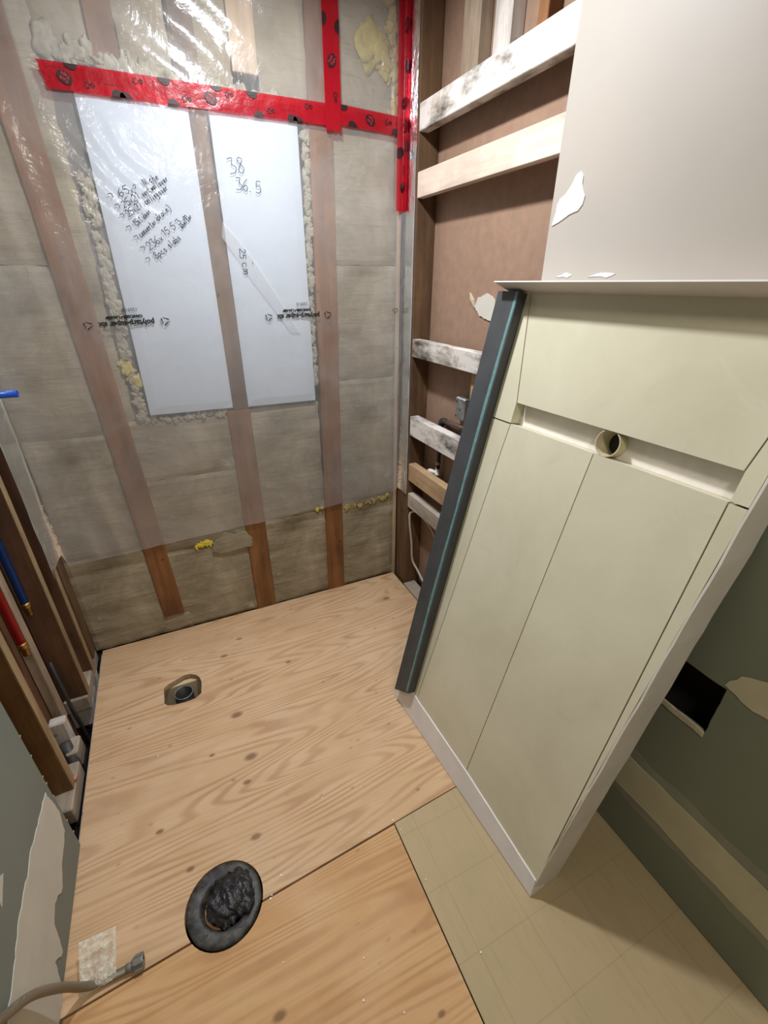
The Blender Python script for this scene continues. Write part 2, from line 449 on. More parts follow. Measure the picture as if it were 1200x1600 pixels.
def blob(bm, c, r, sq=(1, 1, 1), sub=2, amp=0.35, fr=18.0):
    b2 = bmesh.new(); bmesh.ops.create_icosphere(b2, subdivisions=sub, radius=1)
    o = Vector((random.random() * 50, random.random() * 50, random.random() * 50))
    for v in b2.verts:
        k = 1 + amp * noise.noise(v.co * 1.6 + o)
        v.co = Vector(c) + Vector([v.co[i] * r * k * sq[i] for i in range(3)])
    tmp = bpy.data.meshes.new('t'); b2.to_mesh(tmp); b2.free(); bm.from_mesh(tmp); bpy.data.meshes.remove(tmp)

def cut(o, cutter_bm):
    me = bm_mesh(cutter_bm, 'cutter'); c = bpy.data.objects.new('cutter', me); COL.objects.link(c)
    md = o.modifiers.new('b', 'BOOLEAN'); md.object = c; md.operation = 'DIFFERENCE'; md.solver = 'EXACT'
    bpy.context.view_layer.update()
    dg = bpy.context.evaluated_depsgraph_get()
    nm = bpy.data.meshes.new_from_object(o.evaluated_get(dg))
    o.modifiers.clear(); o.data = nm
    bpy.data.objects.remove(c)

def ragged(pts, step=0.012, amp=0.004, fr=40.0, seed=0.0):
    out = []
    for i in range(len(pts)):
        a = Vector(pts[i]); b = Vector(pts[(i + 1) % len(pts)]); n = max(1, int((b - a).length / step))
        nd = Vector((-(b - a).y, (b - a).x)).normalized()
        for k in range(n):
            p = a + (b - a) * (k / n)
            w = noise.noise(Vector((p.x * fr + seed, p.y * fr, seed))) + 0.5 * noise.noise(Vector((p.x * fr * 3, p.y * fr * 3, seed + 5)))
            q = p + nd * amp * w
            out.append((q.x, q.y))
    return out

# ------------------------------------------------------------------ FLOOR
floor = link('floor', bm_mesh((lambda b: (bm_box(b, (-0.68, -1.25, -0.36), (1.15, 2.06, -0.30)), b)[1])(bmesh.new()), 'floor'), M['pit'])
tag(floor, kind='structure')
HOLE = [(-.272, 1.628), (-.272, 1.545), (-.262, 1.526), (-.235, 1.518), (-.19, 1.514), (-.15, 1.518), (-.128, 1.535), (-.123, 1.60), (-.128, 1.628), (-.142, 1.65), (-.165, 1.665), (-.19, 1.668), (-.225, 1.655), (-.255, 1.642)]
FC = (-.139, .742)
ply = prism('plywood_sheet', [(-.527, .6765), (.384, .7285), (1.004, .764), (1.004, 1.992), (-.527, 1.990)], XY, -.02, 0, M['plywood_pale'], floor, holes=[ragged(HOLE, .02, .002, 60)], org=(0, 0, 0))
b = bmesh.new(); poly_prism(b, circ(FC[0], FC[1], .105, n=40), XY, -.1, .1); cut(ply, b)
ply2 = prism('plywood_sheet', [(-.515, -1.2), (.372, -1.2), (.3830, .7225), (-.515, .6720)], XY, -.0205, -.0005, M['plywood_gold'], floor, org=(0, 0, 0))
b = bmesh.new(); poly_prism(b, circ(FC[0], FC[1], .105, n=40), XY, -.1, .1); cut(ply2, b)
prism('underlay_sheet', [(.3760, -1.2), (1.012, -1.2), (1.012, .7605), (.3868, .7258)], XY, -.0205, -.001, M['hardboard'], floor)
tag(floor.children[-1], label='olive green underlay sheet at the foot of the tiled tray')
box('joist', (-.538, -1.0, -.29), (-.505, 1.99, -.0215), M['stud_white'], floor)
tag(floor.children[-1], label='pale joist edge along the open gap by the left wall')
# pieces crossing the gap by the left wall
box('blocking', (-.640, 1.86, -.14), (-.551, 1.90, -.022), M['stud_white'], floor)
box('blocking', (-.640, 1.70, -.14), (-.551, 1.80, -.022), M['stud_white'], floor)
# joist seen in the drain opening
box('joist', (-.34, 1.648, -.28), (-.08, 1.676, -.028), M['cream_wood'], floor, .003)
prism('subfloor_patch', circ(FC[0], FC[1], .06, n=24), XY, -.06, -.024, M['plywood_gold'], floor)

# ------------------------------------------------------------------ BACK WALL
wb = link('wall_back', bm_mesh((lambda b: (bm_box(b, (-.66, 2.10, -.30), (1.15, 2.14, 2.47)), b)[1])(bmesh.new()), 'wall_back'), M['grey_gap'])
tag(wb, kind='structure')

def sheet(name, x0, x1, z0, z1, y, mat, amp=0.004, fr=6.0, step=0.018, seed=0.0, thick=0.05, edge=0.004, round_=0.004):
    """a soft panel: bumpy front at y, straight back"""
    nx = max(2, int((x1 - x0) / step)); nz = max(2, int((z1 - z0) / step))
    bm = bmesh.new(); V = []
    for j in range(nz + 1):
        row = []
        for i in range(nx + 1):
            x = x0 + (x1 - x0) * i / nx; z = z0 + (z1 - z0) * j / nz
            w = noise.noise(Vector((x * fr + seed, seed, z * fr * 2.2))) + .6 * noise.noise(Vector((x * 17 + seed, 2, z * 21))) + 0.5 * noise.noise(Vector((x * 4 + seed, seed, z * 30)))
            e = min(x - x0, x1 - x, z - z0, z1 - z); yy = y + amp * w + (round_ * (1 - min(1, e / .012)) ** 2)
            xx = x; zz = z
            if i in (0, nx): xx += edge * noise.noise(Vector((seed, z * 25, 3)))
            if j in (0, nz): zz += edge * noise.noise(Vector((x * 25, seed, 9)))
            row.append(bm.verts.new((xx, yy, zz)))
        V.append(row)
    for j in range(nz):
        for i in range(nx): bm.faces.new([V[j][i], V[j][i + 1], V[j + 1][i + 1], V[j + 1][i]])
    rim = [V[0][i] for i in range(nx + 1)] + [V[j][nx] for j in range(1, nz + 1)] + [V[nz][i] for i in range(nx - 1, -1, -1)] + [V[j][0] for j in range(nz - 1, 0, -1)]
    bk = [bm.verts.new((v.co.x, y + thick, v.co.z)) for v in rim]
    for i in range(len(rim)):
        k = (i + 1) % len(rim); bm.faces.new([rim[i], rim[k], bk[k], bk[i]])
    bm.faces.new(bk)
    return link(name, bm_mesh(bm, name), mat, wb, smooth=False)

IP = [(-.553, -.215, .0, .492), (-.553, -.225, .493, 1.02), (-.553, -.245, 1.021, 1.60), (-.553, -.27, 1.601, 2.46),
      (-.190, .210, .0, .440), (-.190, .210, .441, .80), (-.200, .212, .801, 1.060),
      (.285, .606, .0, .505), (.285, .606, .506, 1.06),
      (.682, 1.0, .0, .525), (.682, 1.0, .526, 1.15), (.690, 1.0, 1.151, 1.62), (.70, 1.0, 1.621, 2.46),
      (-.265, -.125, .0, .098),
      (-.225, -.150, 1.05, 2.46), (-.165, -.022, 2.12, 2.46), (.057, .198, 2.12, 2.46), (.272, .383, 2.12, 2.46), (.472, .640, 2.09, 2.46)]
for k, (x0, x1, z0, z1) in enumerate(IP):
    sheet('insulation_panel', x0, x1, z0, z1, 1.996, M['insulation'], seed=k * 3.7)
def stud(x0, x1, z0, z1, mat, sh=None, y=1.988, name='stud'):
    return box(name, (x0, y, z0), (x1, y + .089, z1), mat, wb, .002, shear=sh)
stud(-.2500, -.160, .10, 2.46, M['stud_orange'], (0, 2, .012, -.060))
stud(.200, .296, -.02, 1.065, M['stud_orange'])
stud(.228, .296, 1.066, 2.46, M['stud_brown'], (0, 2, 0, -.02))
stud(.598, .690, -.02, 2.46, M['stud_orange'], (0, 2, 0, .045))
stud(1.001, 1.018, -.02, 2.46, M['wood_pale'])
stud(-.02, .055, 2.13, 2.46, M['stud_orange'], name='cripple_stud')
stud(.385, .470, 2.172, 2.46, M['wood_pale'], name='cripple_stud')
stud(.205, .23, 1.066, 2.46, M['stud_brown'], y=2.0)
# foam boards filling the old window
sheet('foam_board', -.092, .226, 1.080, 2.085, 1.9795, M['foam_board'], .0008, 3, .03, 2.2, .05, .001, .003)
sheet('foam_board', .290, .590, 1.077, 2.065, 1.9795, M['foam_board'], .0008, 3, .03, 7.7, .05, .001, .003)
for o in wb.children[-2:]: o['label'] = 'white foam board filling the old window'
box('window_reveal', (-.158, 2.000, 1.055), (-.096, 2.05, 2.13), M['grey_gap'], wb)
# spray foam beads
bm = bmesh.new()
def bead(pts, r0, r1, n, spread=.008, flat=.5):
    P = spline(pts, 12)
    for i in range(n):
        p = P[min(len(P) - 1, int(i / n * len(P)))]
        blob(bm, (p.x + random.uniform(-spread, spread), 1.993, p.z + random.uniform(-spread, spread)), random.uniform(r0 * .6, r1), (random.uniform(.7, 1.3), flat * .7, random.uniform(.8, 1.9)), 3, .75)
bead([(-.115, 1.99, 1.08), (-.125, 1.99, 1.35), (-.118, 1.99, 1.6), (-.122, 1.99, 1.85)], .006, .017, 110, .012)
bead([(-.13, 1.99, 1.06), (0, 1.99, 1.055), (.12, 1.99, 1.06), (.2, 1.99, 1.062)], .005, .011, 70, .009)
bead([(.598, 1.99, 1.15), (.604, 1.99, 1.5), (.612, 1.99, 1.8), (.622, 1.99, 2.05)], .006, .014, 110, .009)
bead([(-.13, 1.99, 2.16), (.0, 1.99, 2.145), (.12, 1.99, 2.12), (.21, 1.99, 2.12)], .010, .024, 60, .016)
bead([(.3, 1.99, 2.125), (.45, 1.99, 2.115), (.6, 1.99, 2.105)], .008, .016, 50, .012)
fo = link('spray_foam', bm_mesh(bm, 'spray_foam'), M['foam_cream'], wb, smooth=True); tag(fo, kind='stuff')
bm = bmesh.new()
bead([(.86, 1.99, 2.33), (.92, 1.99, 2.30), (.95, 1.99, 2.24)], .022, .04, 9, .015)
bead([(.96, 1.99, 2.44), (.975, 1.99, 2.3), (.985, 1.99, 2.18), (.99, 1.99, 2.08)], .012, .024, 20, .01)
bead([(-.15, 1.99, 1.29), (-.125, 1.99, 1.23), (-.12, 1.99, 1.2)], .010, .017, 12, .012)
bead([(.72, 1.99, .49), (.85, 1.99, .50), (.96, 1.99, .515)], .005, .010, 26, .01)
fo = link('spray_foam', bm_mesh(bm, 'spray_foam'), M['foam_yellow'], wb, smooth=True); tag(fo, kind='stuff', label='yellow spray foam')
bm = bmesh.new()
bead([(-.03, 1.99, .44), (.0, 1.99, .452), (.03, 1.99, .462)], .007, .012, 14, .010)
bead([(.57, 1.99, .52), (.59, 1.99, .53)], .005, .009, 6, .008)
fo = link('spray_foam', bm_mesh(bm, 'spray_foam'), M['foam_bright'], wb, smooth=True); tag(fo, kind='stuff', label='bright yellow spray foam')
# torn loose chunk at the film's lower edge
prism('insulation_chunk', ragged([(.035, .405), (.08, .385), (.215, .395), (.228, .43), (.20, .475), (.10, .48), (.045, .45)], .008, .013, 26), XZ, 1.984, 2.0, M['insulation'], wb)

# ------------------------------------------------------------------ RIGHT WALL
wr = empty('wall_right', (1.02, 1.0, 0), kind='structure')
box('backing_panel', (1.110, -1.2, -.28), (1.125, 2.1, 2.46), M['brown_board'], wr, 0)
box('stud', (1.020, 1.862, -.02), (1.109, 1.985, 2.46), M['stud_brown'], wr)
box('stud', (1.050, 1.405, .0), (1.109, 1.440, 1.25), M['block_tan'], wr)
box('stud', (1.062, 1.575, 2.139), (1.109, 1.668, 2.46), M['stud_grey'], wr)
box('stud', (1.062, 1.42, 2.139), (1.109, 1.500, 2.46), M['stud_white'], wr)
box('stud', (1.062, 1.27, 2.139), (1.109, 1.31, 2.46), M['stud_orange'], wr)
for (z0, z1, y1, mat, d) in [(2.055, 2.137, 1.861, 'block_mould', .040), (1.850, 1.934, 1.861, 'block_clean', .028), (1.257, 1.332, 1.861, 'block_mould', .040),
                             (.890, .984, 1.861, 'block_mould', .045), (.650, .742, 1.861, 'block_tan', .040), (.500, .578, 1.861, 'block_grey', .040)]:
    box('blocking', (1.020, 1.02, z0), (1.020 + d, y1, z1), M[mat], wr, .002)
box('stud', (1.021, 1.00, .0), (1.109, 1.038, 2.46), M['stud_brown'], wr)
prism('cavity_shade', [(.25, .5), (.5, .5), (.5, .8), (.25, .8)], YZ, 1.085, 1.1095, M['pit'], wr)  # dark panel added behind the outlet hole, painting the hollow's shade
box('bottom_plate', (1.008, 1.05, -.03), (1.080, 1.86, .006), M['plate_grey'], wr)
# primed drywall above, green board below
up = box('drywall_sheet', (1.009, -1.2, 1.36), (1.0195, 1.096, 2.46), M['primed'], wr, .001)
tag(up, label='grey primed drywall above the tray')
lo = prism('drywall_sheet', [(-1.2, .004), (1.03, .004), (1.03, 1.358), (-1.2, 1.358)], YZ, 1.009, 1.0195, M['green_board'], wr, holes=[ragged([(.314, .586), (.440, .583), (.440, .734), (.312, .736)], .02, .002, 40)])
tag(lo, label='green moisture board with a cut outlet hole')
def smear(name, pts, mat, par, x=1.0075, th=.0022, amp=.006, fr=25, seed=0, step=.012):
    return prism(name, ragged(pts, step, amp, fr, seed), YZ, x, x + th, mat, par)
smear('joint_compound', [(-.6, .165), (.60, .165), (.60, .355), (-.6, .375)], M['compound_thin'], lo, 1.008, .0012, .010, 9, 4)
smear('joint_compound', [(-.6, .205), (.60, .195), (.60, .325), (-.6, .330)], M['compound_old'], lo, 1.0065, .002, .006, 7, 2)
smear('joint_compound', [(.318, .748), (.255, .725), (.225, .735), (.225, .83), (.30, .79)], M['compound_old'], lo, 1.007, .002, .006, 30, 6)
smear('joint_compound', [(1.062, 1.700), (1.04, 1.705), (1.0, 1.715), (.985, 1.745), (1.012, 1.798), (1.045, 1.770), (1.075, 1.735), (1.083, 1.69)], M['compound_white'], up, 1.0065, .003, .008, 40, 1)
smear('joint_compound', [(1.04, 1.570), (1.0, 1.568), (.985, 1.574), (1.005, 1.578)], M['compound_white'], up, 1.0072, .002, .004, 60, 3)
smear('joint_compound', [(.93, 1.569), (.86, 1.569), (.85, 1.574), (.89, 1.578)], M['compound_white'], up, 1.0072, .002, .004, 60, 8)
prism('torn_paper', ragged([(.314, .573), (.425, .575), (.425, .589), (.36, .590), (.314, .586)], .012, .003, 60), YZ, 1.006, 1.012, M['paper_edge'], lo)
# torn plaster patch on the brown board
prism('torn_paper', ragged([(1.43, 1.43), (1.50, 1.445), (1.535, 1.475), (1.52, 1.508), (1.46, 1.520), (1.42, 1.50), (1.41, 1.46)], .01, .005, 50, 2), YZ, 1.105, 1.1095, M['compound'], wr)
prism('torn_paper', ragged([(1.535, 1.472), (1.545, 1.50), (1.572, 1.522), (1.565, 1.50)], .01, .002, 50, 2), YZ, 1.102, 1.1095, M['paper_edge'], wr)

# ------------------------------------------------------------------ LEFT WALL
wl = empty('wall_left', (-.55, .8, 0), kind='structure')
box('backing_panel', (-.655, -1.2, -.28), (-.640, 2.1, 2.46), M['dark_board'], wl, 0)
dl = box('drywall_sheet', (-.534, -1.2, .004), (-.5215, 1.083, 2.46), M['green_board_grey'], wl, .0015)
tag(dl, label='grey green drywall with a white smear of compound')
smear('joint_compound', [(1.060, .31), (1.064, .20), (1.045, .145), (.95, .120), (.90, .105), (.86, .135), (.82, .12), (.79, .04), (.76, .08), (.73, .03), (.70, .008), (.55, .008), (.56, .26), (.70, .305), (.80, .318), (.90, .322), (1.0, .315)], M['compound'], dl, -.5212, .002, .010, 22, 5)
smear('joint_compound', [(.79, .43), (.74, .40), (.76, .45)], M['compound'], dl, -.5212, .0015, .006, 40, 9)
for (y, z, s) in [(1.083, .50, 1), (1.083, .42, 1), (1.083, .33, 1), (1.083, .24, 1), (1.083, .12, 1), (1.083, .06, 1), (1.083, .3, 1)]:
    prism('torn_paper', [(y - .002, z), (y + .010, z + .004), (y + .004, z + .010), (y - .002, z + .012)], YZ, -.5325, -.5235, M['paper_edge'], dl)
box('bottom_plate', (-.638, 1.19, -.035), (-.548, 1.375, .035), M['plate_grey'], wl, .004)
box('bottom_plate', (-.638, 1.68, -.035), (-.552, 1.99, .035), M['plate_grey'], wl, .004)
box('stud', (-.638, 1.262, .036), (-.552, 1.300, 2.46), M['stud_dark'], wl)
box('stud', (-.638, 1.690, .036), (-.550, 1.728, 2.46), M['stud_red'], wl)
box('stud', (-.638, 1.835, .036), (-.546, 1.873, 2.46), M['stud_red'], wl)
box('stud', (-.638, 1.905, .036), (-.546, 1.985, 2.46), M['stud_brown'], wl)
for (y0, y1, xf, z0) in ((1.262, 1.300, -.552, .036), (1.690, 1.728, -.550, .036), (1.835, 1.873, -.546, .036)):  # thin pale strips paint the lamplight onto the stud fronts
    box('lit_edge', (xf, y0 + .001, z0), (xf + .0015, y1 - .001, 2.46), M['stud_lit_edge'], [o for o in wl.children if o.name.startswith('stud')][{1.262: 0, 1.690: 1, 1.835: 2}[y0]], 0)
box('stud', (-.638, 1.555, .05), (-.606, 1.60, 2.46), M['stud_grey'], wl)
box('blocking', (-.638, 1.49, -.03), (-.585, 1.53, .12), M['stud_white'], wl, .005)
box('blocking', (-.600, 1.42, -.05), (-.56, 1.50, .03), M['plate_grey'], wl, .006)
# ------------------------------------------------------------------ closing shell out of view
cl = box('ceiling', (-.66, -1.25, 2.462), (1.15, 2.14, 2.50), M['ceiling'], None, 0); tag(cl, kind='structure')
wf = box('wall_front', (-.66, -1.25, -.30), (1.15, -1.2, 2.462), M['room_wall'], None, 0); tag(wf, kind='structure')

# ------------------------------------------------------------------ POLY FILM and its prints
film = empty('poly_sheet', (.24, 1.974, .48), label='clear polyethylene sheet stretched over the back wall studs and insulation', cat='plastic sheet')
def film_y(x, z):
    y = 1.974 + .0018 * noise.noise(Vector((x * 5, 0, z * 4)))
    # taut diagonal folds above the old window
    u = (x - .20) * .72 + (z - 2.2) * .69
    w = (x - .20) * .69 - (z - 2.2) * .72
    m = max(0, 1 - ((x - .22) / .42) ** 2) * max(0, min(1, (z - 1.95) / .2))
    y -= m * .007 * (abs(math.sin(u * 26 + 2.2 * noise.noise(Vector((w * 3, u * 2, 1))))) ** 3)
    m2 = max(0, 1 - ((x + .02) / .16) ** 2) * max(0, 1 - ((z - 1.87) / .16) ** 2)
    y -= m2 * .004 * abs(math.sin(u * 60 + 3 * noise.noise(Vector((w * 6, u * 4, 3))))) ** 4
    m3 = max(0, 1 - ((x + .30) / .25) ** 2)
    y -= m3 * .004 * abs(math.sin((x + .12 * z) * 30)) ** 3
    return y
bm = bmesh.new(); nx, nz = 210, 250; V = []
wrapL = [(-.540, 1.800), (-.5405, 1.86), (-.540, 1.925), (-.536, 1.962)]
cols = [('L', p) for p in wrapL] + [('B', -.528 + (1.0 + .528) * i / nx) for i in range(nx + 1)] + [('R', p) for p in [(1.011, 1.965), (1.013, 1.93), (1.0135, 1.895), (1.0135, 1.866)]]
for j in range(nz + 1):
    row = []
    for kind, c in cols:
        f = j / nz
        if kind == 'B':
            zb = .489 + (c + .526) / 1.526 * .056 + .006 * noise.noise(Vector((c * 9, 2, 0))); z = zb + (2.458 - zb) * f
            row.append(bm.verts.new((c, film_y(c, z), z)))
        else:
            zb = (.555 if kind == 'L' else .568) + .004 * noise.noise(Vector((c[1] * 20, 0, 0))); z = zb + (2.458 - zb) * f
            row.append(bm.verts.new((c[0] + .0012 * noise.noise(Vector((z * 9, c[1] * 9, 5))), c[1] + (.012 * noise.noise(Vector((z * 7, 1, 1))) if c[1] in (1.800, 1.866) and kind == 'L' else 0), z)))
    V.append(row)
for j in range(nz):
    for i in range(len(cols) - 1): bm.faces.new([V[j][i], V[j][i + 1], V[j + 1][i + 1], V[j + 1][i]])
link('film', bm_mesh(bm, 'film'), M['film'], film, smooth=True)
# doubled loose fold on the right-hand board, and whitish gathered hems on the corner studs
fold = [(.2863, 1.7512), (.3268, 1.7056), (.3927, 1.6182), (.4557, 1.5168), (.5425, 1.3663), (.5015, 1.3677), (.3975, 1.517), (.372, 1.5505), (.3308, 1.6192), (.2761, 1.6997)]
bm = bmesh.new(); bm.faces.new([bm.verts.new((a_, 1.9728, b_)) for a_, b_ in fold])
link('film_fold', bm_mesh(bm, 'film_fold'), M['film_fold'], film)
def hem(x, y0, y1, z0, z1):
    bm = bmesh.new(); n = 60; R = []
    for i in range(n + 1):
        z = z0 + (z1 - z0) * i / n; k = .006 * noise.noise(Vector((z * 6, y0, 2)))
        R.append([bm.verts.new((x + .0025 * noise.noise(Vector((z * 14, c, 7))), y0 + (y1 - y0) * c / 4 + k, z)) for c in range(5)])
    for i in range(n):
        for c in range(4): bm.faces.new([R[i][c], R[i][c + 1], R[i + 1][c + 1], R[i + 1][c]])
    link('film_hem', bm_mesh(bm, 'film_hem'), M['film_hem'], film, smooth=True)
hem(1.0105, 1.868, 1.905, .57, 1.86); hem(-.5365, 1.795, 1.822, .545, 2.2)

GL = {'0': [[(.3, 1), (.05, .7), (.05, .3), (.3, 0), (.55, .3), (.55, .7), (.3, 1)]], '1': [[(.15, .8), (.35, 1), (.3, 0)]],
      '2': [[(.05, .8), (.25, 1), (.5, .8), (.35, .4), (.05, .02), (.55, .05)]], '3': [[(.05, .95), (.4, 1), (.3, .6), (.55, .4), (.45, .08), (.05, .02)]],
      '5': [[(.55, 1), (.15, .98), (.12, .58), (.4, .62), (.55, .3), (.35, .02), (.05, .08)]], '6': [[(.45, 1), (.15, .65), (.05, .25), (.3, 0), (.5, .25), (.3, .48), (.08, .3)]],
      '8': [[(.5, .85), (.3, 1), (.12, .8), (.5, .3), (.3, 0), (.08, .25), (.5, .8)]], 'x': [[(.08, .5), (.45, .05)], [(.42, .52), (.08, .02)]],
      '>': [[(.0, .78), (.42, .70), (.30, .15)]], '?': [[(.1, .85), (.35, 1), (.45, .75), (.25, .45), (.25, .3)]], '.': [[(.1, .05), (.14, .0)]], '"': [[(.1, 1), (.1, .75)], [(.3, 1), (.3, .75)]],
      'N': [[(.05, 0), (.1, 1), (.45, .05), (.5, 1)]], 'i': [[(.1, .5), (.12, 0)], [(.1, .7), (.12, .74)]], 'c': [[(.4, .45), (.15, .5), (.05, .2), (.2, 0), (.42, .08)]],
      'h': [[(.05, 1), (.06, 0), (.1, .4), (.3, .5), (.4, 0)]], 'e': [[(.05, .25), (.4, .3), (.25, .52), (.05, .25), (.2, 0), (.42, .08)]], 'v': [[(.05, .5), (.2, 0), (.4, .5)]],
      'n': [[(.05, .5), (.07, 0), (.12, .38), (.3, .5), (.38, 0)]], 't': [[(.2, .9), (.18, .1), (.35, .02)], [(.05, .55), (.38, .58)]], 'w': [[(.03, .5), (.15, 0), (.27, .4), (.38, 0), (.52, .5)]],
      'a': [[(.4, .45), (.15, .5), (.05, .2), (.2, 0), (.38, .2), (.4, .5), (.42, 0)]], 'l': [[(.12, 1), (.14, 0)]], 'o': [[(.22, .5), (.05, .25), (.22, 0), (.4, .25), (.22, .5)]],
      'r': [[(.08, .5), (.08, 0), (.12, .35), (.35, .5)]], 'g': [[(.38, .45), (.12, .5), (.06, .2), (.35, .15), (.4, .5), (.38, -.3), (.08, -.35)]], 'd': [[(.4, 1), (.4, 0), (.1, .05), (.06, .35), (.38, .42)]],
      'p': [[(.08, .5), (.08, -.4)], [(.08, .4), (.35, .5), (.4, .15), (.1, .05)]], 's': [[(.4, .45), (.12, .5), (.15, .28), (.4, .2), (.3, 0), (.05, .05)]], 'm': [[(.03, 0), (.06, .5), (.2, .45), (.24, 0), (.26, .4), (.42, .48), (.48, 0)]],
      'b': [[(.06, 1), (.08, 0), (.38, .05), (.36, .42), (.1, .4)]], ')': [[(.1, 1), (.35, .6), (.3, 0), (.0, -.3)]], 'f': [[(.4, .95), (.2, .9), (.15, 0)], [(.03, .5), (.35, .52)]]}
def write(bm, s, p0, p1, h, wd=.0019, y=1.9712, fit=True):
    """handwritten strokes on the film from p0 to p1 (wall x, z)"""
    a = Vector(p0); d = Vector(p1) - a; L = d.length; d.normalize(); n = Vector((-d.y, d.x))
    adv = sum(.35 if c == ' ' else .62 for c in s); k = L / adv; x = 0
    for c in s:
        if c != ' ':
            for st in GL.get(c, []):
                st = [(q[0] * k * 1.0 + random.uniform(-.03, .03) * k, q[1] * h) for q in st]
                sm = [Vector((q.x, q.y)) for q in spline([(q[0], q[1], 0) for q in st], 4)] if len(st) > 2 else [Vector(q) for q in st]
                pts = [a + d * (x + q.x) + n * q.y for q in sm]
                for i in range(len(pts) - 1):
                    e = pts[i + 1] - pts[i]
                    if e.length < 1e-6: continue
                    w = Vector((-e.y, e.x)).normalized() * wd / 2; ee = e.normalized() * wd * .3
                    q = [pts[i] + w - ee, pts[i] - w - ee, pts[i + 1] - w + ee, pts[i + 1] + w + ee]
                    bm.faces.new([bm.verts.new((v.x, y, v.y)) for v in q])
        x += k * (.35 if c == ' ' else .62)
def plane_build(name, bm, mat, par, label=None):
    o = link(name, bm_mesh(bm, name), mat, par)
    if label: o['label'] = label
    return o
HW = [('>', (-0.0562, 1.7926), (-0.0419, 1.7987), 0.0204), ('65', (-0.0283, 1.8013), (0.005, 1.8156), 0.0221), ('x', (0.008, 1.8123), (0.0184, 1.8165), 0.0204), ('?', (0.0215, 1.8219), (0.0323, 1.8279), 0.0153), ('Niche', (0.0516, 1.8379), (0.1008, 1.8606), 0.017), ('>', (-0.0428, 1.7637), (-0.0278, 1.7716), 0.0204), ('25x21', (-0.0221, 1.7719), (0.0346, 1.8036), 0.0187), ('vent wall', (0.0412, 1.8075), (0.0988, 1.8413), 0.0153), ('over', (0.0984, 1.8395), (0.1299, 1.8594), 0.017), ('>', (-0.0354, 1.7391), (-0.0202, 1.7471), 0.0187), ('25x21', (-0.0144, 1.7474), (0.0349, 1.7788), 0.0187), ('ceiling', (0.0459, 1.7848), (0.0909, 1.8125), 0.0187), ('over', (0.0932, 1.8145), (0.125, 1.8344), 0.0187), ('>', (-0.0226, 1.7033), (-0.0068, 1.7132), 0.0204), ('15x1', (0.0007, 1.7209), (0.0257, 1.7367), 0.017), ('door', (0.0312, 1.7443), (0.0574, 1.7656), 0.017), ('>', (-0.0069, 1.6779), (0.0067, 1.6859), 0.0187), ('convertor', (0.0095, 1.6897), (0.0689, 1.7351), 0.0187), ('drain)', (0.072, 1.7408), (0.1239, 1.7785), 0.0187), ('>', (0.0058, 1.646), (0.0216, 1.6541), 0.0187), ('236x', (0.0293, 1.6524), (0.0832, 1.6867), 0.0238), ('15.5', (0.0848, 1.6944), (0.1274, 1.7228), 0.0204), ('3 m', (0.1348, 1.7288), (0.1716, 1.7588), 0.017), ('shelter', (0.1459, 1.7217), (0.1864, 1.7596), 0.0136), ('>', (0.0148, 1.6132), (0.0308, 1.6213), 0.0187), ('8pcs', (0.044, 1.6255), (0.087, 1.654), 0.0204), ('slabs', (0.0944, 1.6601), (0.1379, 1.6906), 0.0204), ]
for s, p0, p1, h in HW:
    bm = bmesh.new(); write(bm, s, p0, p1, h)
    plane_build('handwritten_word', bm, M['pencil'], film)
for s, p0, p1, h in [('38', (.3316, 1.891), (.3897, 1.8993), .0442), ('36.5', (.3472, 1.8481), (.4366, 1.8409), .0357), ('25', (.3328, 1.6672), (.3305, 1.6339), .0221), ('cm', (.3358, 1.6214), (.3371, 1.5787), .0306), ('"', (.3625, 1.6261), (.3629, 1.6113), .0153)]:
    bm = bmesh.new(); write(bm, s, p0, p1, h)
    plane_build('handwritten_word', bm, M['pencil'], film)
for o in film.children:
    if o.name.startswith('handwritten'): o['kind'] = 'stuff'

def text_mesh(s, size, M4, bold=False):
    c = bpy.data.curves.new('txt', 'FONT'); c.body = s; c.size = size; c.align_x = 'CENTER'; c.align_y = 'CENTER'; c.offset = .0011 if bold else 0.0; c.resolution_u = 2
    o = bpy.data.objects.new('txt', c); COL.objects.link(o)
    bpy.context.view_layer.update()
    me = bpy.data.meshes.new_from_object(o.evaluated_get(bpy.context.evaluated_depsgraph_get()))
    bpy.data.objects.remove(o); bpy.data.curves.remove(c)
    me.transform(M4)
    return me
def wall_mat(x, z, y, ang):      # text facing the room (-y), turned by ang in the wall plane
    return Matrix.Translation((x, y, z)) @ Matrix.Rotation(math.pi / 2, 4, 'X') @ Matrix.Rotation(ang, 4, 'Z')
def recycle(bm, x, z, r, y):
    # three bent arrows around a spiky ring
    for k in range(3):
        a = math.pi / 2 + k * 2 * math.pi / 3 + math.pi
        for (r0, a0, r1, a1, w) in [(r * .9, a - .15, r * .62, a + 1.0, r * .30), (r * .62, a + 1.0, r * .80, a + 1.5, r * .22)]:
            p = Vector((x + r0 * math.cos(a0), z + r0 * math.sin(a0))); q = Vector((x + r1 * math.cos(a1), z + r1 * math.sin(a1)))
            e = (q - p).normalized(); nn = Vector((-e.y, e.x)) * w / 2
            bm.faces.new([bm.verts.new((v.x, y, v.y)) for v in (p + nn, p - nn, q - nn * .5, q + nn * .5)])
    n = 22
    for i in range(n):
        a = 2 * math.pi * i / n; b = 2 * math.pi * (i + .62) / n
        if math.sin(a) > .5: continue
        ro = r * (1.15 if i % 2 else .98)
        bm.faces.new([bm.verts.new((x + rr * math.cos(c), y, z + rr * math.sin(c))) for rr, c in ((ro - r * .09, a), (ro, a), (r * 1.06, b), (r * .97, b))])
